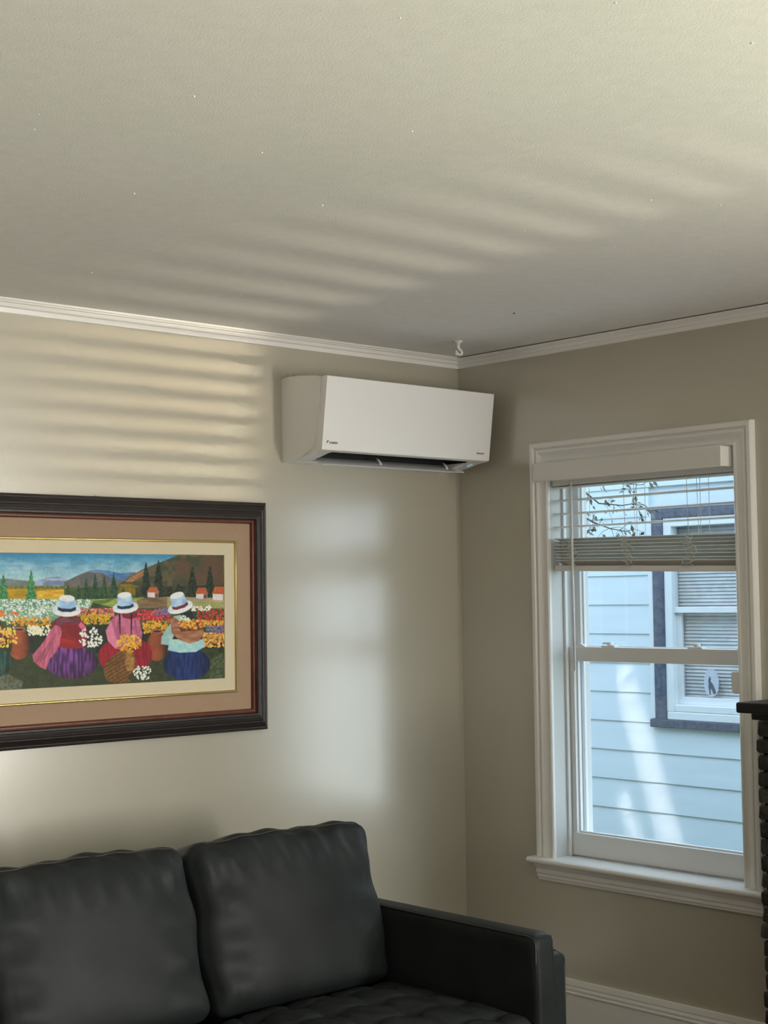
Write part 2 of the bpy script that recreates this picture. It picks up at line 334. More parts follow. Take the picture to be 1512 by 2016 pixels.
# blind of the unseen, added second window: slats and rails belong to that window
SL2 = slat_mesh(1.38); y2 = -4.9
MB().box((-.055, -5.595, 1.925), (.035, -4.205, 1.98)).build('head_rail', 'blind_white', w2)
for k in range(27): add_slat(w2, 1.893-.0475*k, 0, .5, y2, SL2, .008)
MB().box((-.018, -5.59, .585), (.034, -4.21, .605)).build('bottom_rail', 'blind_white', w2)

# front window behind the photographer, with its own narrow-slatted blind
w3 = sempty('window_3', (-2.4, RY, .62))
for a, b, c, d in ((-3.2, -3.12, .54, 2.03), (-1.673, -1.593, .54, 2.03), (-3.12, -1.673, 1.95, 2.03), (-3.12, -1.673, .54, .62)):
    MB().box((a, RY, c), (b, RY+.02, d)).build('casing', 'trim_white', w3, bevel=.003)
MB().box((-3.12, RY-.12, .62), (-1.673, RY-.114, 1.95)).build('pane', 'glass', w3)
MB().box((-3.115, RY-.05, 1.90), (-1.675, RY+.01, 1.95)).build('head_rail', 'blind_white', w3)
sm3 = MB().box((-.72, -.0175, -.0008), (.72, .0175, .0008)).mesh('slat', 'blind_white')
zq = .64
while zq < 1.89:
    o = link('slat', sm3, w3, (-2.394+2.4, -.02, zq-.62)); o.rotation_euler = (-.32 if .82 < zq < 1.50 else 1.15, 0, 0)
    zq += .037 if .80 < zq < 1.50 else .030

# ------------------------------------------------------------------ air conditioner
ac = thing('air_conditioner', 'white wall-mounted split air conditioner high beside the corner', 'air conditioner', (-.464, 0, 1.98))
XL, XR = -.866, -.062
body = [(0, 2.273), (-.02, 2.2755), (-.05, 2.2765), (-.11, 2.273), (-.18, 2.2655), (-.2135, 2.2585), (-.206, 2.19), (-.197, 2.1275), (-.188, 2.08), (-.18, 2.042), (-.173, 2.028), (-.160, 2.017), (-.125, 2.001), (-.088, 1.989), (-.04, 1.982), (0, 1.980)]
notch = body[:8]+[(-.188, 2.08), (-.18, 2.055), (-.05, 2.055), (-.042, 1.983), (-.02, 1.981), (0, 1.980)]
def prism_x(pts, xs): return MB().loft([[(x, y, z) for y, z in pts] for x in xs])
shade_auto(prism_x(body, (XL, -.802)).build('side_housing', 'ac_body', ac), 30)
shade_auto(prism_x(body, (-.14, XR)).build('side_housing', 'ac_body', ac), 30)
shade_auto(prism_x(notch, (-.802, -.14)).build('housing', 'ac_body', ac), 30)
# grille ring between housing and panel
shade_auto(MB().loft([[(x, y, z) for y, z in [(-.2, 2.250), (-.232, 2.2525), (-.238, 2.20), (-.2085, 2.016), (-.214, 2.010), (-.196, 2.006), (-.170, 2.012), (-.165, 2.04)]] for x in (XL+.002, XR-.002)]).build('grille_frame', 'ac_body', ac), 30)
for xa, xb in ((XL+.002, -.800), (-.142, XR-.002)):
    shade_auto(prism_x([(-.206, 2.009), (-.165, 2.004), (-.122, 1.994), (-.07, 1.984), (-.06, 1.986), (-.12, 2.004), (-.165, 2.016), (-.205, 2.016)], (xa, xb)).build('grille_end', 'ac_louver', ac), 30)
for xa, xb in ((XL+.001, -.81), (-.13, XR-.001)):
    shade_auto(prism_x([(-.2135, 2.2575), (-.206, 2.19), (-.197, 2.1275), (-.188, 2.08), (-.18, 2.042), (-.173, 2.028), (-.16, 2.017), (-.125, 2.001), (-.165, 2.0035), (-.2065, 2.009), (-.2085, 2.016), (-.226, 2.19), (-.229, 2.25)], (xa, xb)).build('side_fairing', 'ac_body', ac), 30)
# front panel, leaning, slightly proud of the housing
pn = MB().loft([[(x, y, z) for y, z in [(-.2145, 2.0125), (-.2165, 2.011), (-.249, 2.2565), (-.247, 2.2585), (-.226, 2.2595), (-.224, 2.257), (-.205, 2.016), (-.207, 2.0125)]] for x in (XL-.001, XR+.001)]).build('front_panel', 'ac_gloss', ac, bevel=.0025, seg=3)
sm = MB(); seam = [(XL-.0008, y-.0005, z) for y, z in body[5:13]]; sm.tube(seam, .0022, 6).build('edge_seam', 'ac_seam', ac, smooth=True)
# outlet
oi = MB().box((-.801, -.180, 2.05), (-.141, -.048, 2.054)).box((-.801, -.052, 1.99), (-.141, -.047, 2.052)).box((-.8015, -.178, 2.004), (-.7985, -.048, 2.054)).box((-.1435, -.178, 2.004), (-.1405, -.048, 2.054)).box((-.801, -.181, 2.010), (-.141, -.176, 2.054)).build('air_outlet', 'ac_dark', ac)
for k in range(26):
    x = -.785+k*.0252
    MB().add([(x, -.165, 2.048), (x+.006, -.10, 2.048), (x+.006, -.10, 2.015), (x, -.155, 2.018), (x+.0015, -.165, 2.048), (x+.0075, -.10, 2.048), (x+.0075, -.10, 2.015), (x+.0015, -.155, 2.018)], [(0, 1, 2, 3), (7, 6, 5, 4), (0, 4, 5, 1), (1, 5, 6, 2), (2, 6, 7, 3), (3, 7, 4, 0)]).build('fin', 'ac_dark', ac)
FL = [(-.140, 1.9695), (-.1425, 1.9715), (-.13, 1.979), (-.10, 1.991), (-.065, 2.001), (-.062, 1.998), (-.095, 1.986), (-.125, 1.974)]
fl = shade_auto(MB().loft([[(x, y+dy, z) for y, z in FL] for x, dy in ((-.790, .016), (-.772, 0), (-.172, 0), (-.118, .0))]).build('flap', 'ac_louver', ac), 40)
for x in (-.515, -.185):
    MB().tube([(x, -.120, 1.978), (x, -.118, 1.986), (x-.001, -.110, 1.998), (x-.003, -.100, 2.006)], [.005, .0055, .0045, .003], 8).build('flap_link', 'ac_louver', fl, smooth=True)
led = MB(); cx, cy, cz = -.098, -.150, 1.9995
nrm = Vector((0, -.25, -1)).normalized(); t1 = Vector((1, 0, 0)); t2 = nrm.cross(t1)
led.tube([Vector((cx, cy, cz))+nrm*.0022+t1*.0078*math.cos(a)+t2*.0115*math.sin(a) for a in [i*2*math.pi/20 for i in range(21)]], .0016, 6).build('indicator_ring', 'ac_led', ac, smooth=True)
def text_mesh(txt, size, shear=0, bold=0, sx=1):
    c = bpy.data.curves.new('lettering', 'FONT'); c.body = txt; c.size = size; c.shear = shear; c.offset = bold; c.resolution_u = 3; c.extrude = .0002
    o = bpy.data.objects.new('lettering', c); COL.objects.link(o); bpy.context.view_layer.update()
    me = bpy.data.meshes.new_from_object(o.evaluated_get(bpy.context.evaluated_depsgraph_get())); bpy.data.objects.remove(o); bpy.data.curves.remove(c)
    for v in me.vertices: v.co.x *= sx
    return me
lean = math.atan2(.249-.2165, 2.2565-2.011)
def on_panel(me, name, x, z, m):
    me.materials.clear(); me.materials.append(MATS[m])
    y = -.2165-(z-2.011)*math.tan(lean)-.0006
    o = link(name, me, ac, (x+.464, y, z-1.98)); o.rotation_euler = (math.pi/2+lean, 0, 0); return o
on_panel(text_mesh('DAIKIN', .0098, 0, .0004, 1.12), 'brand_lettering', -.8375, 2.0318, 'ac_ink')
on_panel(MB().add([(0, .011, 0), (.0095, .011, 0), (.0007, .0, 0), (0, .011, .0003), (.0095, .011, .0003), (.0007, .0, .0003)], [(0, 2, 1), (3, 4, 5), (0, 1, 4, 3), (1, 2, 5, 4), (2, 0, 3, 5)]).mesh('brand_mark', 'ac_ink'), 'brand_mark', -.8490, 2.0308, 'ac_ink')
on_panel(text_mesh('Inverter', .0115, .25, .0003, 1.05), 'model_lettering', -.131, 2.0335, 'ac_ink')
for x in (-.835, -.808):
    MB().box((x-.004, -.003, 2.262), (x+.004, -.0003, 2.296)).build('upright_tab', 'wall_paint', ac)  # thin upright tab in the wall's colour, above the housing

# ------------------------------------------------------------------ ceiling hook
hk = thing('ceiling_hook', 'small white plastic hook hanging from the ceiling by the corner', 'hook', (-.305, -.31, H))
MB().lathe([(.0155, .0), (.0155, -.0025), (.011, -.005), (.007, -.008), (.0065, -.012)], (-.305, -.31, H), 20).build('base_disc', 'hook_plastic', hk, smooth=True)
rv = Vector((_r.x, _r.y, 0))
P = [(0, -.010), (-.0005, -.018), (-.001, -.024), (.004, -.030), (.010, -.036), (.0125, -.042), (.010, -.049), (.003, -.050), (-.003, -.046), (-.008, -.040), (-.0105, -.034)]
MB().tube([Vector((-.305, -.31, H+z))+rv*a for a, z in P], [.0062, .0058, .0055, .0050, .0045, .0042, .0042, .0042, .0046, .0052, .0040], 10).build('hook_arm', 'hook_plastic', hk, smooth=True)
MB().tube([Vector((-.305, -.31, H-.040))-rv*.008, Vector((-.305, -.31, H-.0475))-rv*.0085, Vector((-.305, -.31, H-.051))-rv*.006], [.004, .0046, .003], 8).build('hook_tip', 'hook_plastic', hk, smooth=True)

# ------------------------------------------------------------------ framed painting
pt = thing('framed_painting', 'wide dark wood framed painting of women in white hats in a flower field', 'painting', (-1.76, 0, 1.457))
PX1, PX0, PZ0, PZ1 = -1.135, -2.385, 1.2505, 1.658        # canvas opening
fmL = lambda a, b, t: (a, -t, b)
RC = (PX0, PX1, PZ0, PZ1)
def ring(name, prof, m, parent, split=True, deg=30):
    if split:
        for s in 'LRTB': shade_auto(rect_seg(MB(), RC, prof, s, fmL, True).build(name, m, parent), deg)
    else:
        q = MB()
        for s in 'LRTB': rect_seg(q, RC, prof, s, fmL, True)
        shade_auto(q.build(name, m, parent), deg)
ring('frame_rail', [(.1195, .002), (.1195, .041), (.1225, .045), (.128, .0455), (.131, .0435), (.134, .0445), (.146, .041), (.149, .0375), (.152, .0385), (.165, .031), (.169, .0265), (.172, .0275), (.1795, .020), (.1800, .013), (.1795, .002)], 'frame_dark', pt, deg=20)
ring('inner_bead', [(.106, .004), (.106, .027), (.108, .033), (.1125, .036), (.117, .035), (.1195, .041), (.1195, .004)], 'frame_bead', pt, deg=50)
ring('outer_mat', [(.046, .004), (.046, .024), (.107, .025), (.107, .004)], 'mat_tan', pt, False)
ring('gold_fillet', [(.040, .004), (.040, .026), (.042, .029), (.045, .0305), (.048, .029), (.049, .004)], 'fillet_gold', pt, deg=60)
ring('inner_mat', [(-.002, .004), (0, .0235), (.001, .0245), (.041, .0245), (.041, .004)], 'mat_cream', pt, False)
MB().tube([(-1.616, -.001, 1.838), (-1.616, -.010, 1.840), (-1.616, -.012, 1.834)], .0022, 6).build('picture_hook', 'fillet_gold', pt)

HM = [-0.0005532561675568256, 4.080942010383382e-06, 0.8208053668837589, -4.964665987317041e-06, 0.0004494487238471123, -0.012114139337352317, -7.202319054128441e-05, 5.419530451356339e-06]
CW, CH = PX1-PX0, PZ1-PZ0
PPM = 640; SS = 2
GW, GH = int(CW*PPM), int(CH*PPM)
RW, RH = GW*SS, GH*SS
rng = np.random.default_rng(5)
def vnoise(w, h, cx, cy, seed=0):
    """smooth value noise with cx by cy cells"""
    r = np.random.default_rng(seed); g = r.random((cy+2, cx+2))
    yy = np.linspace(0, cy, h)[:, None]; xx = np.linspace(0, cx, w)[None]
    yi = yy.astype(int); xi = xx.astype(int); fy = yy-yi; fx = xx-xi; fy = fy*fy*(3-2*fy); fx = fx*fx*(3-2*fx)
    return (g[yi, xi]*(1-fx)+g[yi, xi+1]*fx)*(1-fy)+(g[yi+1, xi]*(1-fx)+g[yi+1, xi+1]*fx)*fy
def d2r(a, b):
    """design coordinates of the sketch -> raster pixel (x from left, y from top)"""
    w = HM[6]*a+HM[7]*b+1; u = (HM[0]*a+HM[1]*b+HM[2])/w; v = (HM[3]*a+HM[4]*b+HM[5])/w
    return (CW-u)/CW*RW, v/CH*RH
XX, YY = np.meshgrid(np.arange(RW)+.5, np.arange(RH)+.5)
# inverse map for every raster pixel: design coords
_U = CW-XX/RW*CW; _V = YY/RH*CH
_a11 = HM[0]-HM[6]*_U; _a12 = HM[1]-HM[7]*_U; _b1 = _U-HM[2]; _a21 = HM[3]-HM[6]*_V; _a22 = HM[4]-HM[7]*_V; _b2 = _V-HM[5]
_det = _a11*_a22-_a12*_a21; DA = (_b1*_a22-_a12*_b2)/_det; DB = (_a11*_b2-_b1*_a21)/_det
IMG = np.zeros((RH, RW, 3))
n_fine = vnoise(RW, RH, 260, 90, 1); n_mid = vnoise(RW, RH, 70, 26, 2); n_big = vnoise(RW, RH, 22, 9, 3); n_str = vnoise(RW, RH, 40, 60, 4); n_vert = vnoise(RW, RH, 220, 14, 6)
def pmask(pts):
    P_ = [d2r(*p) for p in pts]; x = [p[0] for p in P_]; y = [p[1] for p in P_]
    x0, x1, y0, y1 = max(int(min(x))-1, 0), min(int(max(x))+2, RW), max(int(min(y))-1, 0), min(int(max(y))+2, RH)
    if x1 <= x0 or y1 <= y0: return None
    X, Y = XX[y0:y1, x0:x1], YY[y0:y1, x0:x1]; m = np.zeros(X.shape, bool)
    for i in range(len(P_)):
        (xa, ya), (xb, yb) = P_[i], P_[i-1]
        if ya == yb: continue
        m ^= ((ya > Y) != (yb > Y)) & (X < (xb-xa)*(Y-ya)/(yb-ya)+xa)
    return (slice(y0, y1), slice(x0, x1)), m
def paint(pts, c, c2=None, k=None, alpha=1, fn=None):
    r = pmask(pts)
    if r is None: return
    sl, m = r; col = np.array(c, float)[None, None]*np.ones(m.shape+(1,))
    if c2 is not None:
        t = (k if k is not None else n_mid)[sl][..., None]; t = np.clip((t-.3)/.4, 0, 1); col = col*(1-t)+np.array(c2, float)*t
    if fn is not None: col = fn(col, DA[sl], DB[sl])
    al = (m*alpha)[..., None]; IMG[sl] = IMG[sl]*(1-al)+col*al
def ell(cx, cy, rx, ry, rot=0, n=36, a0=0, a1=2*math.pi):
    cs, sn = math.cos(rot), math.sin(rot); out = []
    for i in range(n):
        a = a0+(a1-a0)*i/n; x, y = rx*math.cos(a), ry*math.sin(a); out.append((cx+x*cs-y*sn, cy+x*sn+y*cs))
    return out
def dabs(n, region, cols, r0, r1, jit=22, rnd=random.Random(3)):
    """n brush dabs; region: function giving a random design point"""
    for _ in range(n):
        a, b = region(rnd); c = [min(255, max(0, v+rnd.uniform(-jit, jit))) for v in rnd.choice(cols)]; r = rnd.uniform(r0, r1)
        paint(ell(a, b, r, r*rnd.uniform(.6, 1), rnd.uniform(0, 3), 7), c)
def rc(a0, a1, b0, b1): return lambda r: (r.uniform(a0, a1), r.uniform(b0, b1))
def el(cx, cy, rx, ry):
    def f(r):
        t = r.uniform(0, 6.283); q = math.sqrt(r.random()); return cx+rx*q*math.cos(t), cy+ry*q*math.sin(t)
    return f
def conifer(a, top, base, w, c, c2):
    L = []; R = []; n = 9; r = random.Random(int(a))
    for i in range(n):
        t = i/(n-1); b = top+(base-top)*t; ww = w*(.06+.94*t**.9); L += [(a-ww, b+4), (a-ww*.62, b+3)]; R += [(a+ww*r.uniform(.85, 1.1), b+4), (a+ww*.62, b+3)]
    paint([(a, top)]+R+[(a+w*.5, base+6)]+[(a-w*.5, base+6)]+L[::-1], c, c2, n_fine)
def hat(cx, cy, s, tilt, band, crown_h=80):
    cs, sn = math.cos(tilt), math.sin(tilt)
    T = lambda p: (cx+s*(p[0]*cs-p[1]*sn), cy+s*(p[0]*sn+p[1]*cs))
    paint([T(p) for p in ell(0, 0, 94, 43)], (205, 212, 226), (186, 200, 222), n_mid)
    paint([T(p) for p in ell(0, 8, 92, 34, 0, 30, 0, math.pi)], (216, 216, 222))
    paint([T(p) for p in [(-57, 0), (-50, -crown_h), (-30, -crown_h-12), (10, -crown_h-16), (42, -crown_h-10), (53, -crown_h+4), (62, 0), (30, 12), (-30, 12)]], (140, 176, 214), (168, 196, 222), n_mid)
    paint([T(p) for p in ell(1, -crown_h+2, 51, 22)], (218, 218, 216))
    paint([T(p) for p in [(-58, -22), (-30, -10), (30, -10), (61, -24), (62, -2), (30, 11), (-30, 11), (-58, 0)]], band)
# sky
ty = np.clip((DB-30)/190, 0, 1)[..., None]
sky = np.array((44, 118, 160.))*(1-ty)+np.array((158, 190, 196.))*ty
cl = np.clip((n_str*.6+n_big*.6-.52)*2.2, 0, 1)[..., None]*np.clip((DB-50)/60, 0, 1)[..., None]; IMG[:] = sky*(1-.5*cl)+np.array((172, 196, 204.))*.5*cl
# mountains
paint([(-900, 200), (-600, 160), (-350, 215), (-100, 205), (60, 203), (130, 212), (250, 222), (250, 300), (-900, 300)], (112, 122, 124), (96, 108, 112))
paint([(235, 225), (320, 197), (390, 190), (450, 205), (500, 260), (235, 270)], (104, 122, 150), (150, 166, 190), n_str)
paint([(430, 225), (520, 182), (600, 150), (650, 143), (720, 152), (800, 168), (900, 160), (900, 280), (430, 280)], (108, 100, 96), (84, 88, 88))
paint([(585, 158), (640, 143), (730, 153), (800, 168), (880, 165), (820, 215), (740, 200), (690, 170)], (66, 106, 158), (96, 130, 168), n_str)
paint([(780, 250), (850, 200), (940, 146), (1030, 108), (1120, 74), (1190, 44), (1600, 20), (1600, 330), (780, 330)], (92, 82, 62), (60, 66, 48))
paint([(1160, 80), (1300, 60), (1600, 40), (1600, 330), (1160, 330)], (64, 66, 48), (92, 66, 50), n_big, .7)
paint([(830, 225), (880, 186), (950, 148), (985, 160), (940, 190), (880, 225)], (168, 118, 78), (130, 96, 66), n_fine)
# yellow field and meadow
paint([(-900, 255), (470, 262), (520, 345), (-900, 350)], (178, 138, 22), (148, 122, 30), n_str)
paint([(250, 285), (520, 270), (640, 300), (560, 345), (250, 345)], (186, 140, 30), (206, 170, 60), n_str)
paint([(-900, 245), (470, 252), (470, 272), (-900, 268)], (84, 92, 40), (120, 110, 40), n_fine)
paint([(430, 265), (920, 250), (960, 335), (430, 350)], (48, 76, 48), (70, 82, 40))
paint([(780, 300), (800, 240), (860, 235), (925, 255), (920, 310)], (136, 108, 24), (96, 90, 30), n_fine)
paint([(900, 260), (1600, 240), (1600, 350), (900, 340)], (44, 50, 36), (58, 66, 44))
for a, t, b, w in ((30, 172, 345, 46), (212, 146, 340, 44), (-210, 160, 345, 50), (-520, 190, 345, 48)): conifer(a, t, b, w, (40, 104, 58), (74, 134, 82))
for a, t, b, w in ((455, 236, 320, 22), (525, 238, 332, 26), (575, 196, 335, 30), (635, 168, 335, 36), (695, 182, 335, 34), (757, 160, 335, 36), (600, 250, 340, 30), (820, 260, 310, 24)): conifer(a, t, b, w, (26, 58, 42), (48, 80, 50))
for a, t, b, w in ((970, 92, 310, 46), (1052, 80, 320, 52), (1275, 118, 310, 50), (1392, 120, 330, 50), (1130, 250, 325, 50), (1185, 235, 300, 40)): conifer(a, t, b, w, (24, 36, 26), (44, 54, 38))
# fields behind the flowers
paint([(430, 352), (560, 340), (960, 325), (960, 420), (430, 420)], (116, 136, 60), (150, 158, 84), n_str)
paint([(600, 350), (760, 335), (720, 360), (560, 395)], (86, 112, 50))
paint([(890, 340), (1100, 322), (1600, 330), (1600, 420), (890, 420)], (132, 132, 78), (152, 150, 96), n_str)
paint([(905, 345), (980, 325), (1110, 325), (1110, 400), (930, 405)], (104, 82, 60), (128, 106, 76), n_str)
paint([(1120, 330), (1600, 340), (1600, 362), (1200, 352)], (168, 152, 118), (150, 140, 110), n_str)
for x0, x1, yb, yt, rt in ((980, 1056, 328, 290, 256), (1300, 1378, 336, 300, 262), (1410, 1520, 345, 300, 256)):
    w_ = x1-x0; paint([(x0, yt), (x0+w_*.62, yt), (x0+w_*.62, yb), (x0, yb-4)], (204, 198, 196)); paint([(x0+w_*.62, yt), (x1-3, yt-4), (x1-3, yb-4), (x0+w_*.62, yb)], (142, 112, 98))
    paint([(x0-5, yt+3), (x0+14, rt), (x1-14, rt), (x0+w_*.66, yt+4)], (184, 92, 48), (160, 76, 40), n_fine); paint([(x0+w_*.66, yt+4), (x1-14, rt), (x1+3, yt+2)], (150, 90, 70))
    paint([(x0+w_*.72, yb-26), (x0+w_*.86, yb-28), (x0+w_*.86, yb-6), (x0+w_*.72, yb-4)], (70, 56, 52))
# flower field base
paint([(-900, 335), (540, 340), (760, 395), (1600, 400), (1600, 700), (-900, 700)], (70, 84, 52), (48, 58, 40))
paint([(-900, 335), (430, 335), (620, 352), (600, 400), (400, 480), (-900, 480)], (96, 140, 118), (130, 160, 130))
paint([(-900, 540), (200, 560), (740, 500), (960, 540), (1360, 600), (1600, 640), (1600, 760), (-900, 760)], (34, 44, 32), (26, 34, 28))
R3 = random.Random(11)
WT = [(218, 226, 214), (196, 214, 200), (226, 230, 224)]
dabs(900, rc(-900, 600, 340, 400), WT, 3.5, 6.5, 14, R3); dabs(520, rc(-250, 350, 395, 480), WT+[(120, 156, 140)], 4, 8, 14, R3)
dabs(60, rc(-300, 130, 415, 448), [(216, 122, 54), (196, 104, 44)], 6, 12, 14, R3)
dabs(170, rc(-900, 190, 455, 560), [(216, 212, 150), (226, 222, 180)], 5, 9, 14, R3); dabs(150, rc(90, 345, 458, 510), [(206, 150, 44), (190, 126, 30)], 5, 9, 14, R3); dabs(110, rc(190, 340, 508, 574), [(226, 220, 176), (236, 234, 206)], 6, 10, 12, R3)
dabs(190, rc(520, 760, 398, 450), [(190, 66, 82), (206, 96, 100), (214, 150, 110)], 4, 8, 18, R3); dabs(170, rc(540, 735, 432, 500), [(204, 164, 36), (186, 140, 26)], 5, 9, 16, R3)
dabs(220, rc(900, 1130, 408, 480), [(186, 48, 58), (170, 40, 54), (206, 84, 84)], 5, 9, 14, R3); dabs(60, rc(1020, 1130, 398, 440), [(104, 88, 128), (128, 110, 142)], 5, 8, 12, R3)
dabs(170, rc(950, 1120, 482, 560), [(208, 158, 44), (190, 134, 30)], 5, 9, 16, R3)
dabs(160, rc(1310, 1530, 402, 480), [(168, 52, 36), (186, 78, 40), (140, 40, 34)], 5, 9, 16, R3); dabs(120, rc(1330, 1530, 478, 516), [(214, 160, 60), (196, 130, 50)], 5, 9, 16, R3)
dabs(110, rc(1370, 1530, 512, 562), [(128, 110, 150), (104, 88, 128)], 5, 8, 14, R3); dabs(200, rc(1345, 1530, 560, 650), [(210, 146, 56), (190, 120, 44), (220, 176, 96)], 6, 10, 16, R3)
dabs(60, rc(1270, 1400, 380, 412), [(226, 222, 206)], 4, 7, 10, R3)
# grass
paint([(-900, 700), (300, 690), (760, 690), (1600, 650), (1600, 1000), (-900, 1050)], (54, 62, 34), (34, 44, 28))
paint([(-900, 730), (1600, 700), (1600, 1000), (-900, 1050)], (66, 72, 40), (40, 50, 30), n_fine, .5)
paint([(-200, 860), (60, 830), (160, 880), (140, 950), (-200, 990)], (112, 116, 98), (74, 82, 62), n_fine, .8)
paint([(1390, 740), (1470, 690), (1600, 690), (1600, 860), (1390, 860)], (96, 106, 70), (58, 70, 48), n_fine, .7)
# jars
def jar(cx, cy, rx, ry, k=1):
    sh = lambda col, A, B: col*(1.12-.5*np.clip((A-cx)/rx, -1, 1)[..., None]**2-.18*np.clip((A-cx)/rx, -1, 1)[..., None])
    paint(ell(cx, cy, rx, ry), (140*k, 74*k, 44*k), (124*k, 62*k, 38*k), n_mid, 1, sh)
    paint([(cx-36, cy-ry*.86), (cx-30, cy-ry*1.08), (cx+40, cy-ry*1.08), (cx+44, cy-ry*.86)], (124*k, 64*k, 42*k)); paint(ell(cx+4, cy-ry*1.05, 40, 16), (158*k, 98*k, 74*k)); paint(ell(cx+4, cy-ry*1.03, 26, 7), (70*k, 36*k, 28*k))
jar(132, 637, 74, 97); jar(-2, 640, 56, 92); jar(1040, 648, 66, 96, .95); jar(-330, 650, 80, 100)
# woman in the pink shawl (and her neighbour beyond the crop)
def woman_shawl(o, skirt, sk2, shawl, sh2, top, flowers):
    A = lambda pts: [(a+o, b) for a, b in pts]
    paint(A([(340, 520), (372, 468), (420, 445), (510, 445), (560, 490), (585, 545), (575, 660), (390, 680)]), [v*.8 for v in top], top, n_mid)
    paint(A(ell(480, 752, 172, 108)), skirt, sk2, n_vert, 1, lambda c, a, b: c*(1.1-.45*np.clip(np.abs((a-o-455)/180), 0, 1)[..., None]**2-.25*np.clip((b-760)/90, 0, 1)[..., None]))
    paint(A([(375, 475), (430, 452), (500, 452), (560, 500), (570, 545), (530, 500), (450, 490), (380, 520)]), [v*.62 for v in shawl], [v*.5 for v in shawl], n_mid)
    paint(A([(405, 520), (418, 560), (398, 640), (372, 690), (335, 730), (308, 800), (268, 780), (228, 745), (222, 705), (262, 655), (300, 610), (335, 545), (372, 505)]), shawl, sh2, n_vert)
    for k in range(3): paint(A([(370-34*k, 560+50*k), (376-34*k, 565+50*k), (300-26*k, 740+8*k), (290-26*k, 735+8*k)]), [v*.72 for v in shawl])
    paint(A([(540, 485), (575, 520), (570, 560), (548, 540), (525, 510)]), shawl)
    paint(A([(405, 585), (450, 582), (500, 612), (572, 634), (565, 655), (500, 662), (425, 660), (400, 640)]), (158, 38, 36), (132, 30, 32), n_mid)
    paint(A([(420, 505), (520, 505), (545, 600), (500, 612), (410, 590)]), (134, 30, 36), (112, 26, 34), n_mid)
    paint(A([(440, 446), (520, 446), (505, 466), (455, 466)]), (92, 42, 36))
    paint(A([(555, 640), (650, 620), (640, 690), (580, 670)]), (40, 50, 38)); dabs(75, el(606+o, 590, 78, 68), flowers, 6, 11, 10, R3)
    hat(446+o, 410, 1.0, .02, (24, 40, 52))
woman_shawl(0, (58, 30, 74), (112, 62, 128), (188, 98, 124), (168, 82, 108), (126, 30, 44), [(236, 234, 222), (222, 222, 204)])
woman_shawl(-560, (34, 66, 60), (60, 104, 92), (196, 132, 60), (176, 108, 44), (120, 60, 90), [(232, 190, 80), (214, 160, 60)])
# woman with the wicker basket
shq = lambda cx: (lambda c, a, b: c*(1.1-.5*np.clip(np.abs((a-cx)/120), 0, 1)[..., None]**2))
paint(ell(742, 712, 84, 96), (156, 28, 42), (128, 22, 38), n_vert); paint(ell(940, 700, 70, 90), (148, 26, 42), (118, 20, 36), n_vert)
paint([(790, 432), (880, 428), (925, 478), (946, 560), (935, 640), (780, 665), (718, 612), (703, 545), (742, 470)], (190, 106, 136), (164, 84, 114), n_mid)
paint([(712, 540), (742, 480), (760, 560), (790, 640), (770, 665), (718, 612)], (200, 118, 146)); paint([(780, 480), (786, 600), (794, 600), (790, 470)], (150, 74, 104)); paint([(890, 470), (905, 560), (915, 560), (900, 470)], (150, 74, 104))
paint([(800, 425), (890, 425), (915, 455), (870, 470), (820, 460)], (122, 30, 44)); paint([(815, 420), (880, 420), (862, 444), (830, 444)], (104, 52, 44))
paint([(789, 432), (801, 432), (802, 565), (796, 565)], (38, 22, 30)); paint([(868, 432), (880, 432), (876, 575), (870, 575)], (38, 22, 30))
paint([(690, 790), (712, 740), (780, 690), (835, 660), (885, 668), (905, 735), (900, 800), (850, 850), (870, 880), (800, 888), (715, 875), (692, 830)], (124, 86, 40), (98, 64, 28), n_fine, 1, lambda c, a, b: c*(.92+.14*np.sin((a*.6+b)*.25))[..., None])
paint([(828, 700), (850, 680), (880, 690), (896, 745), (892, 800), (850, 812), (832, 770)], (150, 110, 58), (112, 78, 38), n_fine)
for k in range(3): paint(ell(866, 725+32*k, 26, 14), (166, 126, 66), (134, 96, 48), n_fine)
dabs(110, el(860, 625, 82, 58), [(212, 160, 42), (190, 130, 28), (226, 182, 70)], 6, 11, 14, R3)
dabs(70, el(950, 820, 62, 48), [(236, 234, 220), (220, 222, 204)], 5, 9, 10, R3)
hat(834, 392, .9, -.10, (22, 46, 72), 92)
# woman carrying the bundle
paint([(1128, 500), (1150, 480), (1165, 560), (1120, 640), (1068, 632), (1072, 585), (1100, 540)], (162, 194, 186), (138, 172, 170), n_mid)
paint(ell(1238, 762, 156, 108), (26, 46, 98), (18, 32, 70), n_vert, 1, lambda c, a, b: c*(1.12-.4*np.clip(np.abs((a-1230)/160), 0, 1)[..., None]**2))
paint([(1112, 672), (1128, 600), (1345, 602), (1360, 645), (1300, 684), (1190, 688)], (168, 204, 196), (140, 186, 196), n_mid)
paint([(1190, 425), (1270, 415), (1290, 470), (1200, 475)], (30, 38, 40)); paint([(1150, 450), (1200, 440), (1215, 480), (1160, 500)], (150, 176, 160))
paint([(1128, 470), (1160, 455), (1230, 520), (1340, 520), (1352, 560), (1320, 612), (1260, 628), (1190, 605), (1140, 560)], (168, 120, 88), (140, 88, 66), n_str)
paint([(1190, 520), (1345, 505), (1345, 540), (1200, 552)], (84, 50, 36), (120, 66, 40), n_fine)
dabs(110, el(1268, 500, 88, 30), [(210, 140, 50), (180, 84, 36), (222, 170, 70)], 6, 10, 16, R3); dabs(10, rc(1190, 1290, 440, 480), [(196, 210, 190)], 8, 13, 8, R3)
hat(1196, 390, .9, -.30, (112, 36, 46), 92)
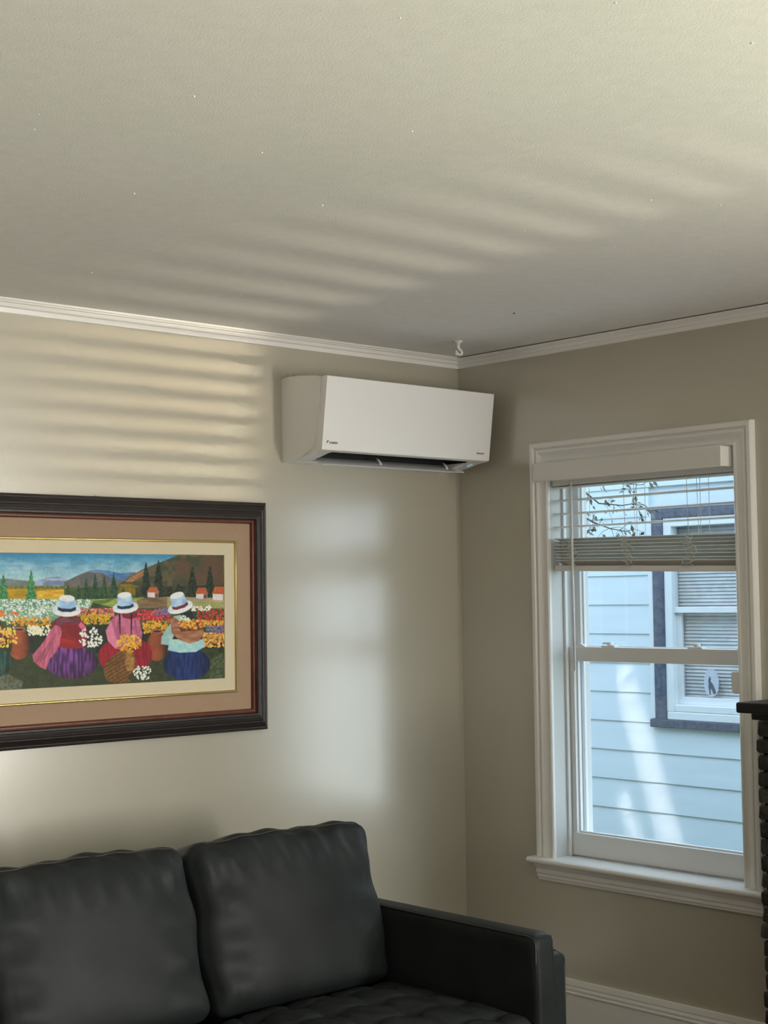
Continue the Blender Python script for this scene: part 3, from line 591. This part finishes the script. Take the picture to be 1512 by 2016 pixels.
# brush texture, then down to the canvas grid
IMG *= (.95+.1*n_fine+.08*(n_mid-.5))[..., None]
small = np.clip(IMG, 0, 255).reshape(GH, SS, GW, SS, 3).mean((1, 3))/255
lin = np.where(small <= .04045, small/12.92, ((small+.055)/1.055)**2.4)
lin = np.clip(lin*1.3, 0, .9)
gx = PX0-.002+(CW+.004)*np.arange(GW+1)/GW; gz = PZ1+.002-(CH+.004)*np.arange(GH+1)/GH
GX, GZ = np.meshgrid(gx, gz); lum = np.pad(lin.mean(2), ((0, 1), (0, 1)), 'edge')
co = np.stack([GX, -.021-.0004*lum, GZ], -1).reshape(-1, 3)
ii = (np.arange(GH)[:, None]*(GW+1)+np.arange(GW)[None]).ravel()
quads = np.stack([ii, ii+GW+1, ii+GW+2, ii+1], 1)
me = bpy.data.meshes.new('canvas'); me.vertices.add(len(co)); me.vertices.foreach_set('co', co.ravel()); me.loops.add(quads.size); me.loops.foreach_set('vertex_index', quads.ravel().astype(np.int32))
me.polygons.add(len(quads)); me.polygons.foreach_set('loop_start', np.arange(0, quads.size, 4, dtype=np.int32)); me.polygons.foreach_set('loop_total', np.full(len(quads), 4, np.int32)); me.update()
vc = np.pad(lin, ((0, 1), (0, 1), (0, 0)), 'edge').reshape(-1, 3); at = me.color_attributes.new('pigment', 'FLOAT_COLOR', 'POINT')
at.data.foreach_set('color', np.concatenate([vc, np.ones((len(vc), 1))], 1).astype(np.float32).ravel())
m = bpy.data.materials.new('oil_paint'); m.use_nodes = True; b = m.node_tree.nodes['Principled BSDF']; b.inputs['Roughness'].default_value = .55; b.inputs['Specular IOR Level'].default_value = .3
a_ = m.node_tree.nodes.new('ShaderNodeAttribute'); a_.attribute_name = 'pigment'; m.node_tree.links.new(a_.outputs['Color'], b.inputs['Base Color'])
me.materials.append(m); link('canvas', me, pt)

# ------------------------------------------------------------------ sofa
def lerp(a, b, t): return a+(b-a)*t
def pad(name, sx, sy, sz, r, fn, m, parent, xf, nx=40, ny=12, nz=32):
    """rounded box of size sx,sy,sz with a displacement function, transformed by xf"""
    vs = {}; V = []; Fc = []
    def vid(i, j, k):
        key = (i, j, k)
        if key not in vs:
            p = Vector(((i/nx*2-1)*sx/2, (j/ny*2-1)*sy/2, (k/nz*2-1)*sz/2))
            q = Vector((max(-sx/2+r, min(sx/2-r, p.x)), max(-sy/2+r, min(sy/2-r, p.y)), max(-sz/2+r, min(sz/2-r, p.z)))); d = p-q
            if d.length > 1e-9: p = q+d.normalized()*r
            vs[key] = len(V); V.append(xf @ fn(p, i/nx*2-1, j/ny*2-1, k/nz*2-1))
        return vs[key]
    for i in range(nx):
        for k in range(nz):
            Fc.append((vid(i, 0, k), vid(i+1, 0, k), vid(i+1, 0, k+1), vid(i, 0, k+1))); Fc.append((vid(i, ny, k), vid(i, ny, k+1), vid(i+1, ny, k+1), vid(i+1, ny, k)))
    for i in range(nx):
        for j in range(ny):
            Fc.append((vid(i, j, 0), vid(i, j+1, 0), vid(i+1, j+1, 0), vid(i+1, j, 0))); Fc.append((vid(i, j, nz), vid(i+1, j, nz), vid(i+1, j+1, nz), vid(i, j+1, nz)))
    for j in range(ny):
        for k in range(nz):
            Fc.append((vid(0, j, k), vid(0, j, k+1), vid(0, j+1, k+1), vid(0, j+1, k))); Fc.append((vid(nx, j, k), vid(nx, j+1, k), vid(nx, j+1, k+1), vid(nx, j, k+1)))
    return MB().add(V, Fc).build(name, m, parent, smooth=True)
so = thing('leather_sofa', 'dark grey-green leather sofa with tufted seat below the painting', 'sofa', (-2.02, -.86, 0))
SXR, XM, XM2, SXL = -1.036, -1.692, -2.348, -3.004       # inner arm faces and the split
tilt = math.radians(16)
def back_fn(seed, W_, H_, D_):
    r = random.Random(seed); wr = [(r.uniform(-.9, .9), r.uniform(8, 16), r.uniform(0, 6)) for _ in range(6)]
    def f(p, u, v, w):
        if v < .2:
            bul = (1-u*u)**.7*(1-w**4)*.038; p = p+Vector((0, -bul*(1-(v+1)*.4), 0))
            # fullness and creases
            eu = max(0, abs(u)-.55)/.45; ew = max(0, w-.45)/.55
            cr = .0045*eu*(1-eu)*4*math.sin(w*13+seed+2.0*u)+.0040*ew*(1-ew)*4*math.sin(u*26+seed*2+4*w)
            cr += .0032*math.sin(7*u+5*w+seed)*math.exp(-((w+.1)**2)/.3)*abs(u)
            p = p+Vector((0, cr, 0))
        p = p+Vector((0, 0, (1-u*u)*.012 if w > .5 else 0))
        if w > .8: p.z += .0035*math.sin(u*17+seed)+.004*math.sin(u*6+seed)
        p.x += (.008*math.sin(w*6+seed)-.010*(w > .6)*(w-.6))*(1 if u > .8 else (-1 if u < -.8 else 0))
        return p
    return f
CWD = XM-SXR
for k, (xa, xb) in enumerate(((XM+.003, SXR-.002), (XM2+.003, XM-.003), (SXL+.002, XM2-.003))):
    W_, H_, D_ = xb-xa, .475, .165
    xf = Matrix.Translation(((xa+xb)/2, -.604+(.006 if k else 0), .585)) @ Matrix.Rotation(-tilt, 4, 'X')
    fn = back_fn(3+4*k, W_, H_, D_)
    bc = pad('back_cushion', W_, D_, H_, .045, fn, 'leather', so, xf, 56, 12, 44)
    sp = MB(); pts = []
    for i in range(41):
        u = -.86+1.72*i/40; pts.append(xf @ (Vector((u*W_/2, -D_/2+.010-.5*.038*(1-u*u)*.2, H_/2-.010+(1-u*u)*.012+.002*math.sin(u*17+3)))))
    sp.tube(pts, .0024, 6).build('cushion_seam', 'leather_seam', bc, smooth=True)
TX = [-1.144, -1.302, -1.463, -1.618]; TY = [-.800, -.940, -1.088, -1.230]
def seat_fn(cx, cy, mirror):
    def f(p, u, v, w):
        if w > .2:
            x, y = cx+p.x, cy+p.y; xs = [t-.656*mirror for t in TX]
            crown = .030*(1-u**4)*(1-v**4)
            dx = min(abs(x-t) for t in xs); dy = min(abs(y-t) for t in TY)
            inx = min(xs)-.08 < x < max(xs)+.08; iny = min(TY)-.08 < y < max(TY)+.08
            d = 0
            for tx in xs:
                for ty_ in TY:
                    q = math.hypot(x-tx, y-ty_)
                    if q < .08: d += .024*math.exp(-(q/.017)**2)+.012*math.exp(-(q/.045)**2)
            gy = .010*math.exp(-(dy/.010)**2) if inx else 0
            gx_ = .008*math.exp(-(dx/.010)**2) if iny else 0
            p = p+Vector((0, 0, crown-d-gy-gx_+.0015*math.sin(x*60+y*37)))
        else: p = p+Vector((0, -.006*(1-u*u) if v < -.9 else 0, 0))
        return p
    return f
for k, (xa, xb) in enumerate(((XM+.002, SXR-.001), (XM2+.002, XM-.002), (SXL+.001, XM2-.002))):
    cx, cy = (xa+xb)/2, -1.01
    pad('seat_cushion', xb-xa, .60, .15, .035, seat_fn(cx, cy, k), 'leather', so, Matrix.Translation((cx, cy, .293)), 120, 110, 6)
def arm(x0, x1, sgn):
    fn = lambda p, u, v, w: p+Vector((sgn*(.010 if u*sgn > .5 else 0)*(1-w)/2*1.2, -.010*(1-w*w)*(v < -.9), .004*(1-u*u)*(w > .9)))
    a = pad('arm', x1-x0, .875, .46, .016, fn, 'leather', so, Matrix.Translation(((x0+x1)/2, -.862, .350)), 10, 40, 24)
    for x in (x0+.006, x1-.006):
        MB().tube([(x, -1.296+.002, .16), (x, -1.2995, .40), (x, -1.297, .560), (x, -1.290, .573), (x, -1.27, .578), (x, -.45, .578)], .003, 6).build('arm_piping', 'leather_seam', a, smooth=True)
    MB().tube([(x0+.006, -1.292, .573), ((x0+x1)/2, -1.293, .577), (x1-.006, -1.292, .573)], .003, 6).build('arm_piping', 'leather_seam', a, smooth=True)
    fn2 = lambda p, u, v, w: p
    xo = (x1, x1+.118) if sgn > 0 else (x0-.118, x0)
    o = pad('arm_outer_panel', .126, .80, .385, .022, fn2, 'leather', so, Matrix.Translation(((xo[0]+xo[1])/2-sgn*.004, -.845, .3125)), 10, 30, 20)
    xs_ = xo[1]-.008 if sgn > 0 else xo[0]+.008
    MB().tube([(xs_-sgn*.008, -1.240, .14), (xs_-sgn*.008, -1.243, .46), (xs_-sgn*.012, -1.236, .498), (xs_-sgn*.012, -1.21, .505), (xs_-sgn*.012, -.48, .505)], .003, 6).build('panel_piping', 'leather_seam', o, smooth=True)
arm(SXR, SXR+.080, 1); arm(SXL-.080, SXL, -1)
pad('sofa_back', SXR-SXL+.15, .10, .62, .03, lambda p, u, v, w: p, 'leather', so, Matrix.Translation(((SXL+SXR)/2, -.475, .43)), 20, 6, 14)
pad('seat_base', SXR-SXL, .78, .14, .012, lambda p, u, v, w: p, 'leather', so, Matrix.Translation(((SXL+SXR)/2, -.90, .18)), 20, 10, 6)
for x in (SXL-.03, SXR+.03):
    for y in (-1.25, -.48):
        MB().lathe([(.014, 0), (.024, .125)], (x, y, 0), 12).build('leg', 'dark_wood', so)

# ------------------------------------------------------------------ fireplace
fp = thing('stone_fireplace', 'dark stacked stone fireplace with black mantel right of the window', 'fireplace', (-.1, -2.25, 0))
FY1, FY0, FD, FZ = -1.438, -3.05, .185, 1.128
fc = MB()
fc.box((-FD+.02, -1.86, 0), (-.001, FY1-.015, FZ)).box((-FD+.02, FY0+.015, 0), (-.001, -2.64, FZ)).box((-FD+.02, -2.64, .74), (-.001, -1.86, FZ)).build('masonry_core', 'mortar', fp)
MB().box((-.03, -2.64, 0), (-.002, -1.86, .74)).build('firebox', 'soot', fp)
rs = random.Random(21)
def stone(y0, y1, z0, z1, x_out):
    """ledge stone: split faces, softly broken edges"""
    j = lambda q=.002: rs.uniform(-q, q)
    def rim(x, ins, c):
        a, b, e, f = y0+ins, y1-ins, z0+ins*.7, z1-ins*.7
        return [(x+j(), a+c+j(), e+j()), (x+j(), b-c+j(), e+j()), (x+j(), b+j(), e+c+j()), (x+j(), b+j(), f-c+j()), (x+j(), b-c+j(), f+j()), (x+j(), a+c+j(), f+j()), (x+j(), a+j(), f-c+j()), (x+j(), a+j(), e+c+j())]
    rings = [[(-.003, p[1], p[2]) for p in rim(0, 0, .004)], rim(x_out+.010, 0, .004), rim(x_out+.003, .003, .005), rim(x_out, .008, .005)]
    return shade_auto(MB().loft(rings).build('stone', 'stone', fp), 50)
z = .004; row = 0
while z < FZ-.02:
    h = min(rs.uniform(.0485, .0535), FZ-z-.004)
    if FZ-z-h < .03: h = FZ-z-.004
    segs = [(FY0, FY1)] if z > .74 else [(FY0, -2.64), (-1.86, FY1)]
    for a, b in segs:
        y = b+rs.uniform(-.004, .003)
        while y > a+.02:
            L_ = rs.uniform(.13, .34); ya = max(a, y-L_)
            if ya-a < .07: ya = a
            stone(ya+.004, y-.004, z+.004, z+h-.003, -FD-rs.uniform(-.008, .006)); y = ya
    z += h; row += 1
# the mantel: slab and bed moulding
MB().box((-.285, FY0-.02, 1.1505), (-.001, -1.440, 1.1825)).build('mantel_slab', 'mantel_black', fp, bevel=.006, seg=3)
MB().box((-.245, FY0+.02, 1.1285), (-.001, -1.466, 1.1515)).build('mantel_bed', 'mantel_black', fp, bevel=.005, seg=2)
MB().box((-.55, FY0-.05, 0), (-.001, FY1+.0, .004)).build('hearth_slab', 'mantel_black', fp)

# ------------------------------------------------------------------ outside
GZ0 = -.45
struct(MB().box((.46, -30, GZ0-.2), (40, 30, GZ0)).build('floor_lawn', 'grass'))
hs = thing('neighbour_house', 'neighbouring house with pale lap siding and slate-trimmed window outside', 'house', (4.25, 0, GZ0))
HX = 4.2; HY0, HY1 = -7.5, 6.5
WY1, WY0, WZ0, WZ1 = 2.371, 1.33, .619, 2.088
MB().box((HX+.03, HY0, GZ0), (HX+.3, WY0+.06, 4.2)).box((HX+.03, WY1-.06, GZ0), (HX+.3, HY1, 4.2)).box((HX+.03, WY0+.06, GZ0), (HX+.3, WY1-.06, WZ0+.03)).box((HX+.03, WY0+.06, WZ1-.03), (HX+.3, WY1-.06, 4.2)).box((HX+.3, HY0, GZ0), (HX+5, HY1, 4.2)).build('house_wall', 'siding', hs)
EXP = .2; zz = .0428-EXP*3
while zz < 4.1:
    z0, z1 = zz, zz+EXP
    cut = z1 > WZ0+.03 and z0 < WZ1-.02
    spans = [(HY0, WY0-.04), (WY1+.04, HY1)] if cut else [(HY0, HY1)]
    for a, b in spans:
        MB().loft([[(HX+.03, y, z0), (HX+.002, y, z0), (HX+.002, y, z0+.006), (HX+.012, y, z1+.004), (HX+.03, y, z1+.004)] for y in (a, b)]).build('siding_plank', 'siding', hs)
    zz += EXP
MB().box((HX-.9, HY0-.3, 4.2), (HX+5.3, HY1+.3, 4.35)).build('eave', 'siding_trim', hs)
MB().loft([[(HX-.9, y, 4.35), (HX+5.3, y, 4.35), (HX+2.2, y, 6.4)] for y in (HY0-.3, HY1+.3)]).build('roof', 'roof_shingle', hs)
for y0_, y1_ in ((WY1+.0, WY1+.04), (WY0-.04, WY0)): MB().box((HX-.012, y0_, WZ0+.055), (HX+.03, y1_, WZ1)).build('j_channel', 'siding_trim', hs, bevel=.003)
# slate-coloured surround
MB().box((HX-.020, 2.278, WZ0+.05), (HX+.03, WY1, WZ1)).build('side_trim', 'slate_trim', hs, bevel=.004)
MB().box((HX-.020, WY0, WZ0+.05), (HX+.03, WY0+.093, WZ1)).build('side_trim', 'slate_trim', hs, bevel=.004)
MB().box((HX-.0205, WY0+.093, WZ1-.065), (HX+.03, 2.278, WZ1)).build('head_trim', 'slate_trim', hs, bevel=.004)
MB().box((HX-.030, WY0-.04, WZ0), (HX+.03, WY1+.038, WZ0+.052)).build('sill_trim', 'slate_trim', hs, bevel=.004)
hw = MB().box((HX-.012, 2.2136, .725), (HX+.06, 2.278, WZ1-.065)).build('window_frame', 'vinyl_frame', hs, bevel=.004)
MB().box((HX-.012, WY0+.093, .725), (HX+.06, WY0+.157, WZ1-.065)).build('frame_stile', 'vinyl_frame', hw, bevel=.004)
MB().box((HX-.010, WY0+.157, .7265), (HX+.06, 2.2136, .775)).build('frame_sill', 'vinyl_frame', hw, bevel=.006)
MB().box((HX-.012, WY0+.093, .672), (HX+.06, 2.278, .726)).build('frame_sill', 'vinyl_frame', hw, bevel=.006)
MB().box((HX-.012, WY0+.157, WZ1-.125), (HX+.06, 2.2136, WZ1-.065)).build('frame_head', 'vinyl_frame', hw, bevel=.004)
MB().box((HX+.004, WY0+.157, 1.384), (HX+.05, 2.2136, 1.425)).build('meeting_rail', 'vinyl_frame', hw, bevel=.004)
for a, b in ((2.175, 2.2136), (WY0+.157, WY0+.195)): MB().box((HX+.030, a, .775), (HX+.058, b, 1.384)).build('sash_stile', 'vinyl_frame', hw, bevel=.003)
MB().box((HX+.030, WY0+.19, .775), (HX+.058, 2.18, .825)).build('sash_rail', 'vinyl_frame', hw, bevel=.003)
MB().box((HX+.040, WY0+.18, .815), (HX+.046, 2.185, 1.388)).build('pane', 'glass_house', hw)
MB().box((HX+.016, WY0+.155, 1.42), (HX+.022, 2.216, WZ1-.12)).build('pane', 'glass_house', hw)
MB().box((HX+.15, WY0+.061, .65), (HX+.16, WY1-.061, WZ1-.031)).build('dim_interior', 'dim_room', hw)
sl = MB()
for k in range(52):
    z_ = .80+k*.0235
    sl.add([(HX+.075, WY0+.165, z_), (HX+.075, 2.26, z_), (HX+.086, 2.26, z_+.0228), (HX+.086, WY0+.165, z_+.0228)], [(0, 1, 2, 3)])
o = sl.build('blind_slats', 'house_blind', hw, recalc=False); o['kind'] = 'stuff'
dc = MB(); n = 28; cy_, cz_ = 1.948, .925
dc.loft([[(HX+.0385, cy_+.060*math.cos(2*math.pi*k/n), cz_+.092*math.sin(2*math.pi*k/n)) for k in range(n)], [(HX+.0395, cy_+.060*math.cos(2*math.pi*k/n), cz_+.092*math.sin(2*math.pi*k/n)) for k in range(n)]])
dec = dc.build('oval_sticker', 'decal_pale', hw)
fig = [(.022, .020), (.016, .034), (.012, .046), (.008, .034), (.002, .026), (.006, .010), (-.004, .002), (-.018, -.018), (-.030, -.044), (-.036, -.066), (-.022, -.074), (-.012, -.070), (-.006, -.050), (.004, -.036), (.008, -.050), (.006, -.078), (.016, -.078), (.018, -.050), (.024, -.030), (.020, -.008), (.024, .008)]
dg = MB(); dg.loft([[(HX+.0380-t, cy_+y, cz_+z) for y, z in fig] for t in (0, .0008)]).build('animal_silhouette', 'decal_dark', dec)

# slender tree between the houses
tr = thing('slender_tree', 'bare-twigged small tree with sparse leaves outside the window', 'tree', (2.2, 2.35, GZ0))
MB().tube([(2.2, 2.35, GZ0), (2.22, 2.33, 1.2), (2.2, 2.25, 2.3), (2.2, 2.1, 3.2)], [.05, .045, .035, .015], 10).build('trunk', 'bark', tr, smooth=True)
bm_ = MB(); lf = MB(); r4 = random.Random(17)
def leaf(p, s):
    d = Vector((r4.uniform(-.5, .5), r4.uniform(-1, .6), r4.uniform(-1, .1))).normalized(); n_ = d.cross(Vector((r4.uniform(-1, 1), r4.uniform(-1, 1), r4.uniform(-1, 1)))).normalized(); p = Vector(p)
    w_ = n_*s*.20; lf.add([p, p+d*s*.45+w_, p+d*s, p+d*s*.45-w_], [(0, 1, 2), (0, 2, 3)])
for br_ in ([(2.2, 2.28, 2.0), (2.15, 1.9, 2.35), (2.2, 1.45, 2.36), (2.22, 1.2, 2.22), (2.2, 1.02, 2.10), (2.2, .86, 2.08)], [(2.2, 2.28, 2.05), (2.25, 1.8, 2.2), (2.25, 1.4, 2.14), (2.2, 1.16, 2.0), (2.2, 1.0, 1.98), (2.2, .88, 1.99)], [(2.2, 2.3, 1.9), (2.2, 1.8, 2.05), (2.2, 1.4, 2.0), (2.2, 1.2, 1.90), (2.2, 1.08, 1.86), (2.2, .96, 1.84)]):
    bm_.tube(br_, [.014, .010, .007, .004, .003, .0015], 6)
    for i in range(2, len(br_)-1):
        for _ in range(5):
            t = r4.random(); p = Vector(br_[i]).lerp(Vector(br_[i+1]), t); e = p+Vector((r4.uniform(-.08, .08), r4.uniform(-.11, .05), r4.uniform(-.12, .05)))
            bm_.tube([p, (p+e)/2+Vector((0, 0, .012)), e], [.0018, .0013, .0008], 4)
            for q in (.5, .75, 1): 
                leaf(p.lerp(e, q), r4.uniform(.025, .05))
bm_.build('branch', 'bark', tr, smooth=True)
o = lf.build('foliage', 'leaf', tr, recalc=False); o['kind'] = 'stuff'
